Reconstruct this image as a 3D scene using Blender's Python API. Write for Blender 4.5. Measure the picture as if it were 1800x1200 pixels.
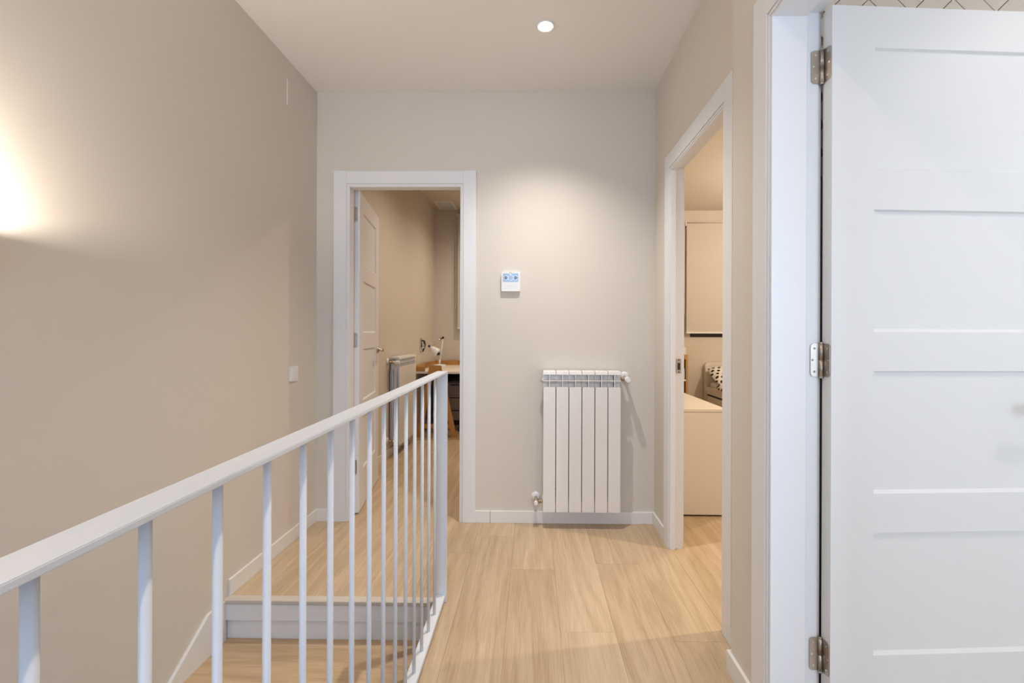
import bpy, bmesh, math, random
from mathutils import Vector, Matrix

for o in list(bpy.data.objects):
    bpy.data.objects.remove(o)
S = bpy.context.scene
C = S.collection
R = math.radians

# ------------------------------------------------------------------ camera
H = 1.179                                   # lens height above the landing
cd = bpy.data.cameras.new('camera')
cam = bpy.data.objects.new('camera', cd)
C.objects.link(cam)
cam.location = (0, 0, H)
cam.rotation_euler = (Matrix.Rotation(R(0.8), 3, 'Z') @ Matrix.Rotation(R(90), 3, 'X') @ Matrix.Rotation(R(0.2), 3, 'Z')).to_euler()
cd.sensor_fit = 'HORIZONTAL'
cd.sensor_width = 36
cd.lens = 16.0                              # 800 px on an 1800 px frame
cd.shift_x = -23.8 / 1800
cd.shift_y = -12 / 1800
cd.clip_start = 0.02
S.camera = cam

# ------------------------------------------------------------------ world, light, exposure
S.view_settings.view_transform = 'Standard'
S.view_settings.look = 'None'
S.view_settings.gamma = 1
S.view_settings.use_curve_mapping = False
S.view_settings.exposure = 0.0

w = bpy.data.worlds.new('sky')
S.world = w
w.use_nodes = True
w.node_tree.nodes['Background'].inputs[0].default_value = (0.55, 0.72, 1.0, 1)
w.node_tree.nodes['Background'].inputs[1].default_value = 0.15


def light(name, kind, loc, energy, color, rot=(0, 0, 0), **kw):
    d = bpy.data.lights.new(name, kind)
    d.energy = energy
    d.color = color
    for k, v in kw.items():
        setattr(d, k, v)
    o = bpy.data.objects.new(name, d)
    C.objects.link(o)
    o.location = loc
    o.rotation_euler = rot
    return o


COOL = (0.46, 0.66, 1.0)
WARM = (1.0, 0.80, 0.58)
WARM2 = (1.0, 0.83, 0.65)
# daylight through the window at the end of the hall, behind the camera
light('window_daylight', 'AREA', (0.15, -2.72, 1.45), 50, COOL, (R(90), 0, 0),
      shape='RECTANGLE', size=1.05, size_y=1.9)
# cool fill added at an assumed bathroom window to brighten the open white door
light('bathroom_fill', 'AREA', (1.62, -0.58, 1.32), 20, (0.68, 0.82, 1.0), (R(90), 0, 0),
      shape='RECTANGLE', size=0.9, size_y=1.2)

# ------------------------------------------------------------------ helpers


def tag(o, label=None, cat=None, group=None, kind=None):
    if label: o['label'] = label
    if cat: o['category'] = cat
    if group: o['group'] = group
    if kind: o['kind'] = kind
    return o


def empty(name, loc=(0, 0, 0), rz=0.0, label=None, cat=None, group=None, kind=None):
    o = bpy.data.objects.new(name, None)
    C.objects.link(o)
    o.location = loc
    o.rotation_euler = (0, 0, rz)
    o.empty_display_size = 0.05
    return tag(o, label, cat, group, kind)


def bm_():
    return bmesh.new()


def box(bm, x0, x1, y0, y1, z0, z1, bev=0.0, seg=1):
    r = bmesh.ops.create_cube(bm, size=1.0)
    vs = r['verts']
    for v in vs:
        v.co = Vector((x0 + (v.co.x + .5) * (x1 - x0), y0 + (v.co.y + .5) * (y1 - y0), z0 + (v.co.z + .5) * (z1 - z0)))
    if bev > 0:
        es = list({e for v in vs for e in v.link_edges})
        bmesh.ops.bevel(bm, geom=es, offset=bev, segments=seg, affect='EDGES', profile=0.5)
    return bm


def cyl(bm, p0, p1, r0, r1=None, n=16, caps=True):
    p0, p1 = Vector(p0), Vector(p1)
    if r1 is None: r1 = r0
    d = (p1 - p0)
    q = d.to_track_quat('Z', 'Y')
    a, b = [], []
    for i in range(n):
        t = 2 * math.pi * i / n
        u = Vector((math.cos(t), math.sin(t), 0))
        a.append(bm.verts.new(p0 + q @ (u * r0)))
        b.append(bm.verts.new(p1 + q @ (u * r1)))
    for i in range(n):
        f = bm.faces.new((a[i], a[(i + 1) % n], b[(i + 1) % n], b[i]))
        f.smooth = True
    if caps:
        bm.faces.new(list(reversed(a)))
        bm.faces.new(b)
    return bm


def tube(bm, pts, r, n=10):
    pts = [Vector(p) for p in pts]
    rings = []
    for i, p in enumerate(pts):
        d = (pts[min(i + 1, len(pts) - 1)] - pts[max(i - 1, 0)]).normalized()
        q = d.to_track_quat('Z', 'Y')
        rr = r[i] if isinstance(r, (list, tuple)) else r
        rings.append([bm.verts.new(p + q @ Vector((math.cos(2 * math.pi * k / n) * rr, math.sin(2 * math.pi * k / n) * rr, 0))) for k in range(n)])
    for a, b in zip(rings, rings[1:]):
        for k in range(n):
            f = bm.faces.new((a[k], a[(k + 1) % n], b[(k + 1) % n], b[k]))
            f.smooth = True
    bm.faces.new(list(reversed(rings[0])))
    bm.faces.new(rings[-1])
    return bm


def lathe(bm, prof, c=(0, 0, 0), axis='Z', n=24):
    """prof: list of (radius, height); solid of revolution"""
    rings = []
    for r, h in prof:
        ring = []
        for k in range(n):
            t = 2 * math.pi * k / n
            p = (r * math.cos(t), r * math.sin(t), h)
            if axis == 'Y': p = (p[0], -p[2], p[1])
            if axis == 'X': p = (p[2], p[0], p[1])
            ring.append(bm.verts.new(Vector(p) + Vector(c)))
        rings.append(ring)
    for a, b in zip(rings, rings[1:]):
        for k in range(n):
            f = bm.faces.new((a[k], a[(k + 1) % n], b[(k + 1) % n], b[k]))
            f.smooth = True
    bm.faces.new(list(reversed(rings[0])))
    bm.faces.new(rings[-1])
    return bm


def prism(bm, poly, axis, a0, a1):
    """extrude polygon (list of 2D) along axis between a0 and a1.  axis X: (y,z); Y: (x,z); Z: (x,y)"""
    def P(p, a):
        if axis == 'X': return (a, p[0], p[1])
        if axis == 'Y': return (p[0], a, p[1])
        return (p[0], p[1], a)
    A = [bm.verts.new(P(p, a0)) for p in poly]
    B = [bm.verts.new(P(p, a1)) for p in poly]
    n = len(poly)
    bm.faces.new(A)
    bm.faces.new(list(reversed(B)))
    for i in range(n):
        bm.faces.new((A[i], A[(i + 1) % n], B[(i + 1) % n], B[i]))
    return bm


def rrect(x0, x1, z0, z1, r, n=5):
    pts = []
    for cx, cz, a in ((x1 - r, z1 - r, 0), (x0 + r, z1 - r, 90), (x0 + r, z0 + r, 180), (x1 - r, z0 + r, 270)):
        for k in range(n + 1):
            t = R(a + 90 * k / n)
            pts.append((cx + r * math.cos(t), cz + r * math.sin(t)))
    return pts


def obj(name, bm, mat, parent=None, smooth=False):
    bmesh.ops.recalc_face_normals(bm, faces=bm.faces)
    me = bpy.data.meshes.new(name)
    bm.to_mesh(me)
    bm.free()
    me.materials.append(mat)
    if smooth:
        for p in me.polygons: p.use_smooth = True
    o = bpy.data.objects.new(name, me)
    C.objects.link(o)
    if parent: o.parent = parent
    return o


def bobj(name, dims, mat, parent=None, bev=0.0, seg=1):
    return obj(name, box(bm_(), *dims, bev, seg), mat, parent)


def share(o, parent, loc=(0, 0, 0), rz=0.0, name=None):
    c = o.copy()
    if name: c.name = name
    C.objects.link(c)
    c.parent = parent
    c.location = loc
    c.rotation_euler = (0, 0, rz)
    return c


# ------------------------------------------------------------------ materials
def mat(name, col, rough=0.5, metal=0.0, bump=0.0, bscale=300, var=0.0, vscale=3.0, emit=None, spec=0.5):
    m = bpy.data.materials.new(name)
    m.use_nodes = True
    nt = m.node_tree
    b = nt.nodes['Principled BSDF']
    b.inputs['Base Color'].default_value = (*col, 1)
    b.inputs['Roughness'].default_value = rough
    b.inputs['Metallic'].default_value = metal
    b.inputs['Specular IOR Level'].default_value = spec
    geo = nt.nodes.new('ShaderNodeNewGeometry')
    if var > 0:
        n = nt.nodes.new('ShaderNodeTexNoise')
        n.inputs['Scale'].default_value = vscale
        n.inputs['Detail'].default_value = 4
        nt.links.new(geo.outputs['Position'], n.inputs['Vector'])
        mx = nt.nodes.new('ShaderNodeMix')
        mx.data_type = 'RGBA'
        mx.inputs['A'].default_value = (*[c * (1 - var) for c in col], 1)
        mx.inputs['B'].default_value = (*[min(1, c * (1 + var)) for c in col], 1)
        nt.links.new(n.outputs['Fac'], mx.inputs['Factor'])
        nt.links.new(mx.outputs['Result'], b.inputs['Base Color'])
    if bump > 0:
        n2 = nt.nodes.new('ShaderNodeTexNoise')
        n2.inputs['Scale'].default_value = bscale
        n2.inputs['Detail'].default_value = 3
        nt.links.new(geo.outputs['Position'], n2.inputs['Vector'])
        bp = nt.nodes.new('ShaderNodeBump')
        bp.inputs['Strength'].default_value = bump
        bp.inputs['Distance'].default_value = 0.002
        nt.links.new(n2.outputs['Fac'], bp.inputs['Height'])
        nt.links.new(bp.outputs['Normal'], b.inputs['Normal'])
    if emit:
        b.inputs['Emission Color'].default_value = (*emit[0], 1)
        b.inputs['Emission Strength'].default_value = emit[1]
    return m


def wood(name, light_c, dark_c, axis='Y', rough=0.42, use_color=True):
    m = bpy.data.materials.new(name)
    m.use_nodes = True
    nt = m.node_tree
    N, L = nt.nodes, nt.links
    b = N['Principled BSDF']
    geo = N.new('ShaderNodeNewGeometry')
    info = N.new('ShaderNodeObjectInfo')
    off = N.new('ShaderNodeVectorMath'); off.operation = 'MULTIPLY'
    L.new(info.outputs['Color'], off.inputs[0])
    off.inputs[1].default_value = (37, 53, 71)
    add = N.new('ShaderNodeVectorMath'); add.operation = 'ADD'
    L.new(geo.outputs['Position'], add.inputs[0])
    L.new(off.outputs[0], add.inputs[1])

    def noise(scale, sc, detail=4, dist=0.0, rough_=0.55):
        mp = N.new('ShaderNodeVectorMath'); mp.operation = 'MULTIPLY'
        L.new(add.outputs[0], mp.inputs[0])
        mp.inputs[1].default_value = sc
        n = N.new('ShaderNodeTexNoise')
        n.inputs['Scale'].default_value = scale
        n.inputs['Detail'].default_value = detail
        n.inputs['Distortion'].default_value = dist
        n.inputs['Roughness'].default_value = rough_
        L.new(mp.outputs[0], n.inputs['Vector'])
        return n
    s = {'Y': lambda a, c: (a, c, a), 'X': lambda a, c: (c, a, a), 'Z': lambda a, c: (a, a, c)}[axis]
    base = noise(1.0, s(6.5, 0.55), 2, 0.5)
    mul = N.new('ShaderNodeMath'); mul.operation = 'MULTIPLY'; mul.inputs[1].default_value = 11
    L.new(base.outputs['Fac'], mul.inputs[0])
    fr = N.new('ShaderNodeMath'); fr.operation = 'PINGPONG'; fr.inputs[1].default_value = 1.0
    L.new(mul.outputs[0], fr.inputs[0])
    fine = noise(1.0, s(260, 7), 5, 0.2, 0.65)
    mid = noise(1.0, s(34, 1.6), 4, 0.3)
    m1 = N.new('ShaderNodeMath'); m1.operation = 'MULTIPLY_ADD'; m1.inputs[1].default_value = 0.26
    L.new(fr.outputs[0], m1.inputs[0])
    m2 = N.new('ShaderNodeMath'); m2.operation = 'MULTIPLY_ADD'; m2.inputs[1].default_value = 1.0; m2.inputs[2].default_value = -0.30
    L.new(fine.outputs['Fac'], m2.inputs[0])
    L.new(m2.outputs[0], m1.inputs[2])
    m3 = N.new('ShaderNodeMath'); m3.operation = 'MULTIPLY_ADD'; m3.inputs[1].default_value = 0.42
    L.new(mid.outputs['Fac'], m3.inputs[0])
    L.new(m1.outputs[0], m3.inputs[2])
    sep = N.new('ShaderNodeSeparateColor')
    L.new(info.outputs['Color'], sep.inputs[0])
    m4 = N.new('ShaderNodeMath'); m4.operation = 'MULTIPLY_ADD'; m4.inputs[1].default_value = 0.22 if use_color else 0
    L.new(sep.outputs[0], m4.inputs[0])
    L.new(m3.outputs[0], m4.inputs[2])
    rp = N.new('ShaderNodeValToRGB')
    rp.color_ramp.elements[0].position = 0.15
    rp.color_ramp.elements[0].color = (*light_c, 1)
    rp.color_ramp.elements[1].position = 1.05
    rp.color_ramp.elements[1].color = (*dark_c, 1)
    L.new(m4.outputs[0], rp.inputs[0])
    L.new(rp.outputs[0], b.inputs['Base Color'])
    b.inputs['Roughness'].default_value = rough
    bp = N.new('ShaderNodeBump')
    bp.inputs['Strength'].default_value = 0.12
    bp.inputs['Distance'].default_value = 0.001
    L.new(fine.outputs['Fac'], bp.inputs['Height'])
    L.new(bp.outputs['Normal'], b.inputs['Normal'])
    return m


M_wall = mat('wall_paint', (0.70, 0.645, 0.57), 0.75, bump=0.06, bscale=140, var=0.02, vscale=1.6)
M_ceil = mat('ceiling_paint', (0.84, 0.81, 0.77), 0.8)
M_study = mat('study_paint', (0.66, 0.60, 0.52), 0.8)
M_white = mat('white_lacquer', (0.80, 0.80, 0.81), 0.46)
M_trimw = mat('white_skirting', (0.80, 0.78, 0.75), 0.4)
M_rail = mat('rail_white_paint', (0.725, 0.76, 0.815), 0.38, bump=0.05, bscale=900, var=0.03, vscale=60)
M_rad = mat('radiator_enamel', (0.80, 0.78, 0.75), 0.28)
M_plast = mat('white_plastic', (0.82, 0.82, 0.82), 0.35)
M_steel = mat('brushed_steel', (0.50, 0.45, 0.40), 0.34, 1.0)
M_chrome = mat('chrome', (0.72, 0.72, 0.72), 0.12, 1.0)
M_brass = mat('brass_valve', (0.55, 0.45, 0.30), 0.35, 1.0)
M_dark = mat('dark_gap', (0.02, 0.018, 0.016), 0.6)
M_black = mat('black_plastic', (0.02, 0.02, 0.02), 0.4)
M_floor = wood('oak_floor', (0.68, 0.53, 0.365), (0.40, 0.275, 0.155))
M_joint = mat('floor_joint', (0.22, 0.14, 0.07), 0.8)
M_tread = wood('oak_tread', (0.64, 0.47, 0.29), (0.38, 0.245, 0.125), 'X')
M_pine = wood('orange_pine', (0.56, 0.28, 0.075), (0.40, 0.18, 0.04), 'Z', use_color=False)
M_pinex = wood('orange_pine_board', (0.56, 0.28, 0.075), (0.40, 0.18, 0.04), 'Y', use_color=False)
M_beige = mat('beige_laminate', (0.78, 0.72, 0.64), 0.4)
M_tile = mat('cream_ceramic', (0.74, 0.66, 0.56), 0.4)
M_grout = mat('grout', (0.42, 0.34, 0.25), 0.9)
M_blind = mat('blind_fabric', (0.60, 0.55, 0.49), 0.85, bump=0.1, bscale=800)
M_wframe = mat('dark_window_frame', (0.03, 0.027, 0.025), 0.4)
M_glass = mat('night_glass', (0.02, 0.022, 0.028), 0.05)
M_bulb = mat('lit_lamp', (1, 1, 1), 0.5, emit=((1.0, 0.93, 0.82), 30))
M_screen = mat('lcd_screen', (0.30, 0.42, 0.60), 0.25, emit=((0.40, 0.55, 0.78), 0.18))
M_ink = mat('grey_print', (0.10, 0.10, 0.12), 0.5)
M_lgrey = mat('pale_print', (0.55, 0.55, 0.57), 0.5)
M_icew = mat('screen_white', (0.7, 0.8, 0.95), 0.4, emit=((0.7, 0.82, 1.0), 0.25))
M_grey = mat('taupe_fabric', (0.17, 0.14, 0.115), 0.9)
M_taupe = mat('taupe_laminate', (0.36, 0.29, 0.22), 0.5)
M_mesh = mat('dark_mesh', (0.04, 0.035, 0.035), 0.8)

# ------------------------------------------------------------------ main dimensions
XL, XR, XP = -1.362, 0.768, 0.70              # stair wall, right wall, pier face
YB = 2.857                                   # wall at the end of the hall
YE = -2.80                                   # end wall behind the camera
ZC = 2.704                                   # hall ceiling
WT = 0.10
XS, YS, ZS = -1.38, 6.45, 2.95               # study left wall, far wall, ceiling
XBW, YBF = 3.7, 5.60                         # bedroom right wall, far wall
WR = 0.062                                   # thin partition to the bedroom
XI = XR + WR                                 # bedroom side of the right wall
HO = 2.105                                   # clear height of the doorways
YP = 1.60                                    # far corner of the pier
YL = 1.997                                   # edge of the landing above the stairs
XEDGE = -0.42                                # floor edge below the railing


def wall(name, bm, label, m=None):
    return tag(obj(name, bm, m or M_wall), label, 'wall', kind='structure')


# ---- walls
b = bm_()
box(b, XL - 0.12, XL, YE, YB, -3.0, ZC)
wall('wall_left', b, 'beige painted wall running beside the stairs on the left')

XO0, XO1 = -1.19, -0.412                     # hole for the study door in the end wall
b = bm_()
box(b, -1.50, XO0, YB, YB + WT, -0.3, ZS)
box(b, XO1, XI, YB, YB + WT, -0.3, ZS)
box(b, XO0, XO1, YB, YB + WT, HO + 0.04, ZS)
wall('wall_back', b, 'pale wall at the end of the hall behind the radiator')

YO0, YO1 = 1.79, 2.553                       # hole for the bedroom door in the right wall
b = bm_()
box(b, XR, XI, YP, YO0, -0.3, ZC)
box(b, XR, XI, YO1, YB, -0.3, ZC)
box(b, XR, XI, YO0, YO1, HO + 0.04, ZC)
wall('wall_right', b, 'beige wall around the bedroom doorway on the right')

BO0, BO1 = 0.585, 1.38                       # hole for the bathroom door in the pier wall
XPB = 0.835
b = bm_()
box(b, XP, XPB, BO1, YP, -0.3, ZC)
box(b, XP, XPB, YE, BO0, -0.3, ZC)
box(b, XP, XPB, BO0, BO1, HO + 0.04, ZC)
box(b, XPB, XBW, YP - 0.04, YP, -0.3, ZC)
wall('wall_pier', b, 'beige pier between the bedroom doorway and the open white door')

# end of the hall behind the camera with its window
b = bm_()
box(b, XL, -0.40, YE - 0.12, YE, -3.0, ZC)
box(b, 0.70, XPB, YE - 0.12, YE, -0.3, ZC)
box(b, -0.40, 0.70, YE - 0.12, YE, -0.3, 0.45)
box(b, -0.40, 0.70, YE - 0.12, YE, 2.45, ZC)
wall('wall_end', b, 'wall with the window behind the viewer')
b = bm_()
for d in ((-0.40, -0.35), (0.65, 0.70), (0.13, 0.17)):
    box(b, d[0], d[1], YE - 0.09, YE - 0.03, 0.45, 2.45)
for d in ((0.45, 0.50), (2.40, 2.45)):
    box(b, -0.40, 0.70, YE - 0.09, YE - 0.03, d[0], d[1])
tag(obj('window_1', b, M_white), 'white window frame in the wall behind the viewer', 'window', kind='structure')

# study shell
b = bm_()
box(b, XS - 0.12, XS, YB + WT, YS + 0.1, -0.3, ZS)
wall('wall_study_left', b, 'warm beige study wall behind the open door and radiator', M_study)
WX0, WX1, WZ0, WZ1 = -1.00, 0.20, 1.17, 2.80
b = bm_()
box(b, XS, WX0, YS, YS + 0.12, -0.3, ZS)
box(b, WX1, 0.85, YS, YS + 0.12, -0.3, ZS)
box(b, WX0, WX1, YS, YS + 0.12, -0.3, WZ0)
box(b, WX0, WX1, YS, YS + 0.12, WZ1, ZS)
wall('wall_study_far', b, 'warm beige far wall of the study behind the desk lamp', M_study)
b = bm_()
box(b, 0.75, XI, YB + WT, YS, -0.3, ZS)
wall('wall_study_right', b, 'partition between the study and the bedroom', M_study)

# bedroom shell
BX0, BX1, BZ0, BZ1 = 1.935, 3.10, 1.155, 2.45
b = bm_()
box(b, XI, BX0, YBF, YBF + 0.12, -0.3, ZC)
box(b, BX1, XBW, YBF, YBF + 0.12, -0.3, ZC)
box(b, BX0, BX1, YBF, YBF + 0.12, -0.3, BZ0)
box(b, BX0, BX1, YBF, YBF + 0.12, BZ1, ZC)
wall('wall_bedroom_far', b, 'warm beige far wall of the bedroom under the blind', M_study)
b = bm_()
box(b, XBW, XBW + 0.1, YP, YBF + 0.1, -0.3, ZC)
wall('wall_bedroom_right', b, 'side wall of the bedroom', M_study)

# ceilings
b = bm_()
box(b, XL - 0.12, XPB, YE - 0.12, YP, ZC, ZC + 0.1)
box(b, XL - 0.12, XP, YP, YB, ZC, ZC + 0.1)
box(b, XP, XI, YP, YB, ZC, ZC + 0.1)
tag(obj('ceiling', b, M_ceil), 'off-white ceiling of the hall with a lit downlight', 'ceiling', kind='structure')
b = bm_()
box(b, XS - 0.12, 0.85, YB, YS + 0.12, ZS, ZS + 0.1)
tag(obj('ceiling_study', b, M_study), 'warm ceiling of the study with an air vent', 'ceiling', kind='structure')
b = bm_()
box(b, XI, XBW + 0.1, YP - 0.06, YBF + 0.12, ZC, ZC + 0.1)
tag(obj('ceiling_bedroom', b, M_study), 'warm beige ceiling of the bedroom', 'ceiling', kind='structure')

# ---- bathroom: tiled wall just behind the open door
YT = 1.52
b = bm_()
box(b, XPB, 2.5, YT, YP - 0.041, -0.3, 2.6)
wt = wall('wall_bathroom', b, 'bathroom wall of cream tiles laid in herringbone behind the open white door', M_grout)
TW, TL = 0.065, 0.195
tb = prism(bm_(), rrect(-TL / 2 + .0015, TL / 2 - .0015, -TW / 2 + .0015, TW / 2 - .0015, 0.003, 1), 'Y', -0.007, 0.0)
proto = None
cnt = 0
hb = []
for i in range(-60, 60):
    for j in range(-30, 30):
        # herringbone with 1:3 tiles: an L-shaped pair repeated along (1,1) and (3,-3)
        bx = i * TW + j * TL
        bz = i * TW - j * TL
        hb.append((bx + TL / 2, bz + TW / 2, 0))
        hb.append((bx + TW / 2, bz + TW + TL / 2, 90))
c45 = math.cos(R(45))
for u, v, a in hb:
    x = (u - v) * c45 + 1.38
    z = 2.011 - (u + v) * c45
    if 0.90 < x < 1.78 and 1.72 < z < 2.60:
        if proto is None:
            proto = obj('tile', tb, M_tile, wt)
            t = proto
        else:
            t = share(proto, wt)
        t.location = (x, YT, z)
        t.rotation_euler = (0, R(a + 45), 0)
        cnt += 1
print('tiles', cnt)
b = bm_()
box(b, 2.4, 2.5, -0.6, YT, -0.3, 2.6)
wall('wall_bathroom_side', b, 'far side wall of the bathroom', M_tile)
b = bm_()
box(b, XPB, 1.15, -0.7, -0.6, -0.3, 2.6)
box(b, 2.09, 2.5, -0.7, -0.6, -0.3, 2.6)
box(b, 1.15, 2.09, -0.7, -0.6, -0.3, 0.70)
box(b, 1.15, 2.09, -0.7, -0.6, 1.94, 2.6)
wall('wall_bathroom_near', b, 'near wall of the bathroom', M_tile)
b = bm_()
box(b, XPB, 2.5, -0.7, YP, 2.6, 2.7)
tag(obj('ceiling_bathroom', b, M_ceil), 'bathroom ceiling', 'ceiling', kind='structure')

# ---- floors made of single planks
random.seed(4)
b = bm_()
box(b, XEDGE, XPB, YE, YP, -0.28, -0.004)
box(b, XEDGE, XI, YP, YB, -0.28, -0.004)
box(b, XL, XEDGE, YL + 0.034, YB, -0.28, -0.004)
fl = tag(obj('floor', b, M_joint), 'light oak plank floor of the hall and stair landing', 'floor', kind='structure')
b = bm_()
box(b, XS, 0.85, YB, YS, -0.28, -0.004)
fs = tag(obj('floor_study', b, M_joint), 'light oak plank floor of the study', 'floor', kind='structure')
b = bm_()
box(b, XI, XBW, YP, YBF, -0.28, -0.004)
fb = tag(obj('floor_bedroom', b, M_joint), 'light oak plank floor of the bedroom', 'floor', kind='structure')
b = bm_()
box(b, XPB, 2.5, -0.7, YT, -0.28, 0.0)
tag(obj('floor_bathroom', b, M_tile), 'tiled floor of the bathroom', 'floor', kind='structure')

PW, PL, X00 = 0.218, 1.70, 0.117
joint = {0: 1.81, -1: 2.286, -2: 2.66, 1: 2.35, 2: 1.76, -3: 2.45, -4: 3.1, -5: 2.2, -6: 2.75}
rng = random.Random(11)
pcol = {}
for k in range(-8, 20):
    if k not in joint: joint[k] = rng.uniform(0, PL)


def planks(parent, x0, x1, y0, y1):
    for k in range(-8, 20):
        a, c = X00 + k * PW, X00 + (k + 1) * PW
        ca, cc = max(a, x0), min(c, x1)
        if cc - ca < 0.004: continue
        n0 = math.floor((y0 - joint[k]) / PL)
        j = n0
        while joint[k] + j * PL < y1:
            ya, yc = joint[k] + j * PL, joint[k] + (j + 1) * PL
            key = (k, j)
            if key not in pcol:
                pcol[key] = (rng.random(), rng.random(), rng.random(), 1)
            g = 0.00035
            py0, py1 = max(ya + g, y0), min(yc - g, y1)
            px0, px1 = max(a + g, x0), min(c - g, x1)
            j += 1
            if py1 - py0 < 0.004 or px1 - px0 < 0.003: continue
            o = bobj('plank', (px0, px1, py0, py1, -0.003, 0.0), M_floor, parent)
            o.color = pcol[key]


planks(fl, XEDGE, XP, -0.9, YP)
XSEAM = X00 + 3 * PW
planks(fl, XEDGE, XSEAM, YP, YB)
planks(fl, XL, XEDGE, YL + 0.03, YB)
planks(fs, XS, 0.75, YB, YS)
planks(fb, XSEAM, XBW, YP, YBF)
o = bobj('plank', (XEDGE, XP, YE, -0.9, -0.003, 0.0), M_floor, fl)

# ---- stairs going down towards the viewer, left of the railing
st = empty('staircase', (XL, YL, 0), label='oak stair treads with white risers going down left of the railing', cat='stairs', kind='structure')
RISE, GO = 0.176, 0.275
WX = XEDGE - XL
NST = 9
bobj('nosing', (0, WX, -0.007, 0.036, -0.014, 0.0025), mat('nosing_metal', (0.60, 0.54, 0.47), 0.4), st, 0.002)
for i in range(NST):
    y = -i * GO
    z = -i * RISE
    bobj('riser', (0, WX, 0.014 + y, 0.034 + y, z - RISE - 0.02, z - 0.014), M_white, st)
    bobj('riser_strip', (0.012, WX, 0.000 + y, 0.014 + y, z - 0.090, z - 0.018), M_white, st, 0.001)
    t = bobj('tread', (0, WX, y - GO, y + 0.014, z - RISE - 0.02, z - RISE), M_tread, st, 0.002)
    t.color = (0.1 * i % 1, 0.37 * i % 1, 0.61 * i % 1, 1)
b = bm_()
pts = [(0.0, -0.002), (-0.105, 0.0)]
for i in range(1, NST):
    pts.append((-0.105 - i * GO, 0.0 - i * RISE * 1.02))
low = [(p[0], p[1] - 0.36) for p in reversed(pts)]
low[-1] = (0.0, -0.36)
prism(b, pts + low, 'X', 0.0, 0.013)
obj('stair_skirting', b, M_trimw, st)
b = bm_()
box(b, XL, XEDGE, YE, YL, -3.0, -2.9)
tag(obj('floor_lower', b, M_tread), 'oak floor of the storey below the stairs', 'floor', kind='structure')
b = bm_()
box(b, XEDGE, XEDGE + 0.1, YE, YL + 0.2, -3.0, -0.28)
box(b, XL, XEDGE, YL + 0.1, YL + 0.2, -3.0, -0.28)
wall('wall_stairwell', b, 'wall of the stairwell below the hall floor')

# ---- skirting boards
SK, SH = 0.012, 0.075


def skirt(name, pieces, label):
    r = empty(name, (0, 0, 0), label=label, cat='baseboard', kind='structure')
    for d in pieces:
        bobj('skirting_board', d, M_trimw, r, 0.0015)
    return r


skirt('baseboard_left', [(XL, XL + SK, YL + 0.03, YB - 0.0, 0, SH)], 'white skirting board along the stair wall on the landing')
CX0, CX1 = -1.252, -0.362                    # study door casing, outer edges
skirt('baseboard_back', [(XL + SK, CX0, YB - SK, YB, 0, SH), (CX1, CX1 + 0.103, YB - SK, YB, 0, SH), (CX1 + 0.1045, XR - SK, YB - SK, YB, 0, SH)],
      'white skirting board under the hall radiator')
CY0, CY1 = 1.742, 2.632                      # bedroom door casing
skirt('baseboard_right', [(XR - SK, XR, CY1, YB, 0, SH), (XR - SK, XR, YP + 0.001, CY0, 0, SH)], 'short white skirting beside the bedroom doorway')
PY0, PY1 = 0.545, 1.430                      # bathroom door casing
skirt('baseboard_pier', [(XP - SK, XP, PY1, YP + 0.012, 0, SH), (XP, XR - SK, YP, YP + SK, 0, SH)], 'white skirting wrapping the beige pier')
skirt('baseboard_study', [(XS, XS + SK, YB + WT, YS, 0, SH), (XS + SK, 0.75, YS - SK, YS, 0, SH)], 'white skirting around the study under its radiator')
skirt('baseboard_bedroom', [(XI, XBW, YBF - SK, YBF, 0, SH)], 'white skirting along the bedroom far wall')


# ------------------------------------------------------------------ door frames
def frame(name, label, T, width, depth, HO=HO):
    """door trim in local axes: u along the wall 0..width (clear opening), v through the wall (0 = hall face), z up. T places it."""
    r = empty(name, (0, 0, 0), label=label, cat='door frame', kind='structure')
    r.matrix_world = T
    cw, ct, rev = 0.080, 0.013, 0.020
    zt = HO + rev
    for face in (0, 1):
        v0, v1 = (-ct, 0.0) if face == 0 else (depth, depth + ct)
        for s in (0, 1):
            u0 = -rev - cw if s == 0 else width + rev
            bobj('casing_board', (u0, u0 + cw, v0, v1, 0, zt + cw + 0.002), M_white, r, 0.0015)
        bobj('casing_head', (-rev, width + rev, v0, v1, zt, zt + cw - 0.001), M_white, r, 0.0015)
    # lining: a stop towards the hall, a rebate for the leaf on the room side, bead against the casing
    rb = depth - 0.040
    for s in (0, 1):
        a, c = (-0.040, 0.0) if s == 0 else (width, width + 0.040)
        bobj('jamb', (a, c, -0.006, rb, 0, HO + 0.03), M_white, r, 0.001)
        a2, c2 = (-0.040, -0.014) if s == 0 else (width + 0.014, width + 0.040)
        bobj('jamb_rebate', (a2, c2, rb, depth + 0.002, 0, HO + 0.03), M_white, r)
        a3, c3 = (-0.0195, -0.010) if s == 0 else (width + 0.010, width + 0.0195)
        bobj('bead', (a3, c3, -0.0095, -0.006, 0, HO + 0.012), M_white, r, 0.001)
    bobj('jamb_head', (0.0, width, -0.006, rb, HO, HO + 0.04), M_white, r, 0.001)
    bobj('head_rebate', (-0.014, width + 0.014, rb, depth + 0.002, HO + 0.018, HO + 0.04), M_white, r)
    bobj('head_bead', (-0.010, width + 0.010, -0.0095, -0.006, HO + 0.008, HO + 0.0175), M_white, r, 0.001)
    return r


LEAF_T, LEAF_H = 0.037, 2.112
PANELS = [(0.258, 0.608), (0.720, 1.070), (1.182, 1.532), (1.644, 1.994)]


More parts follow.
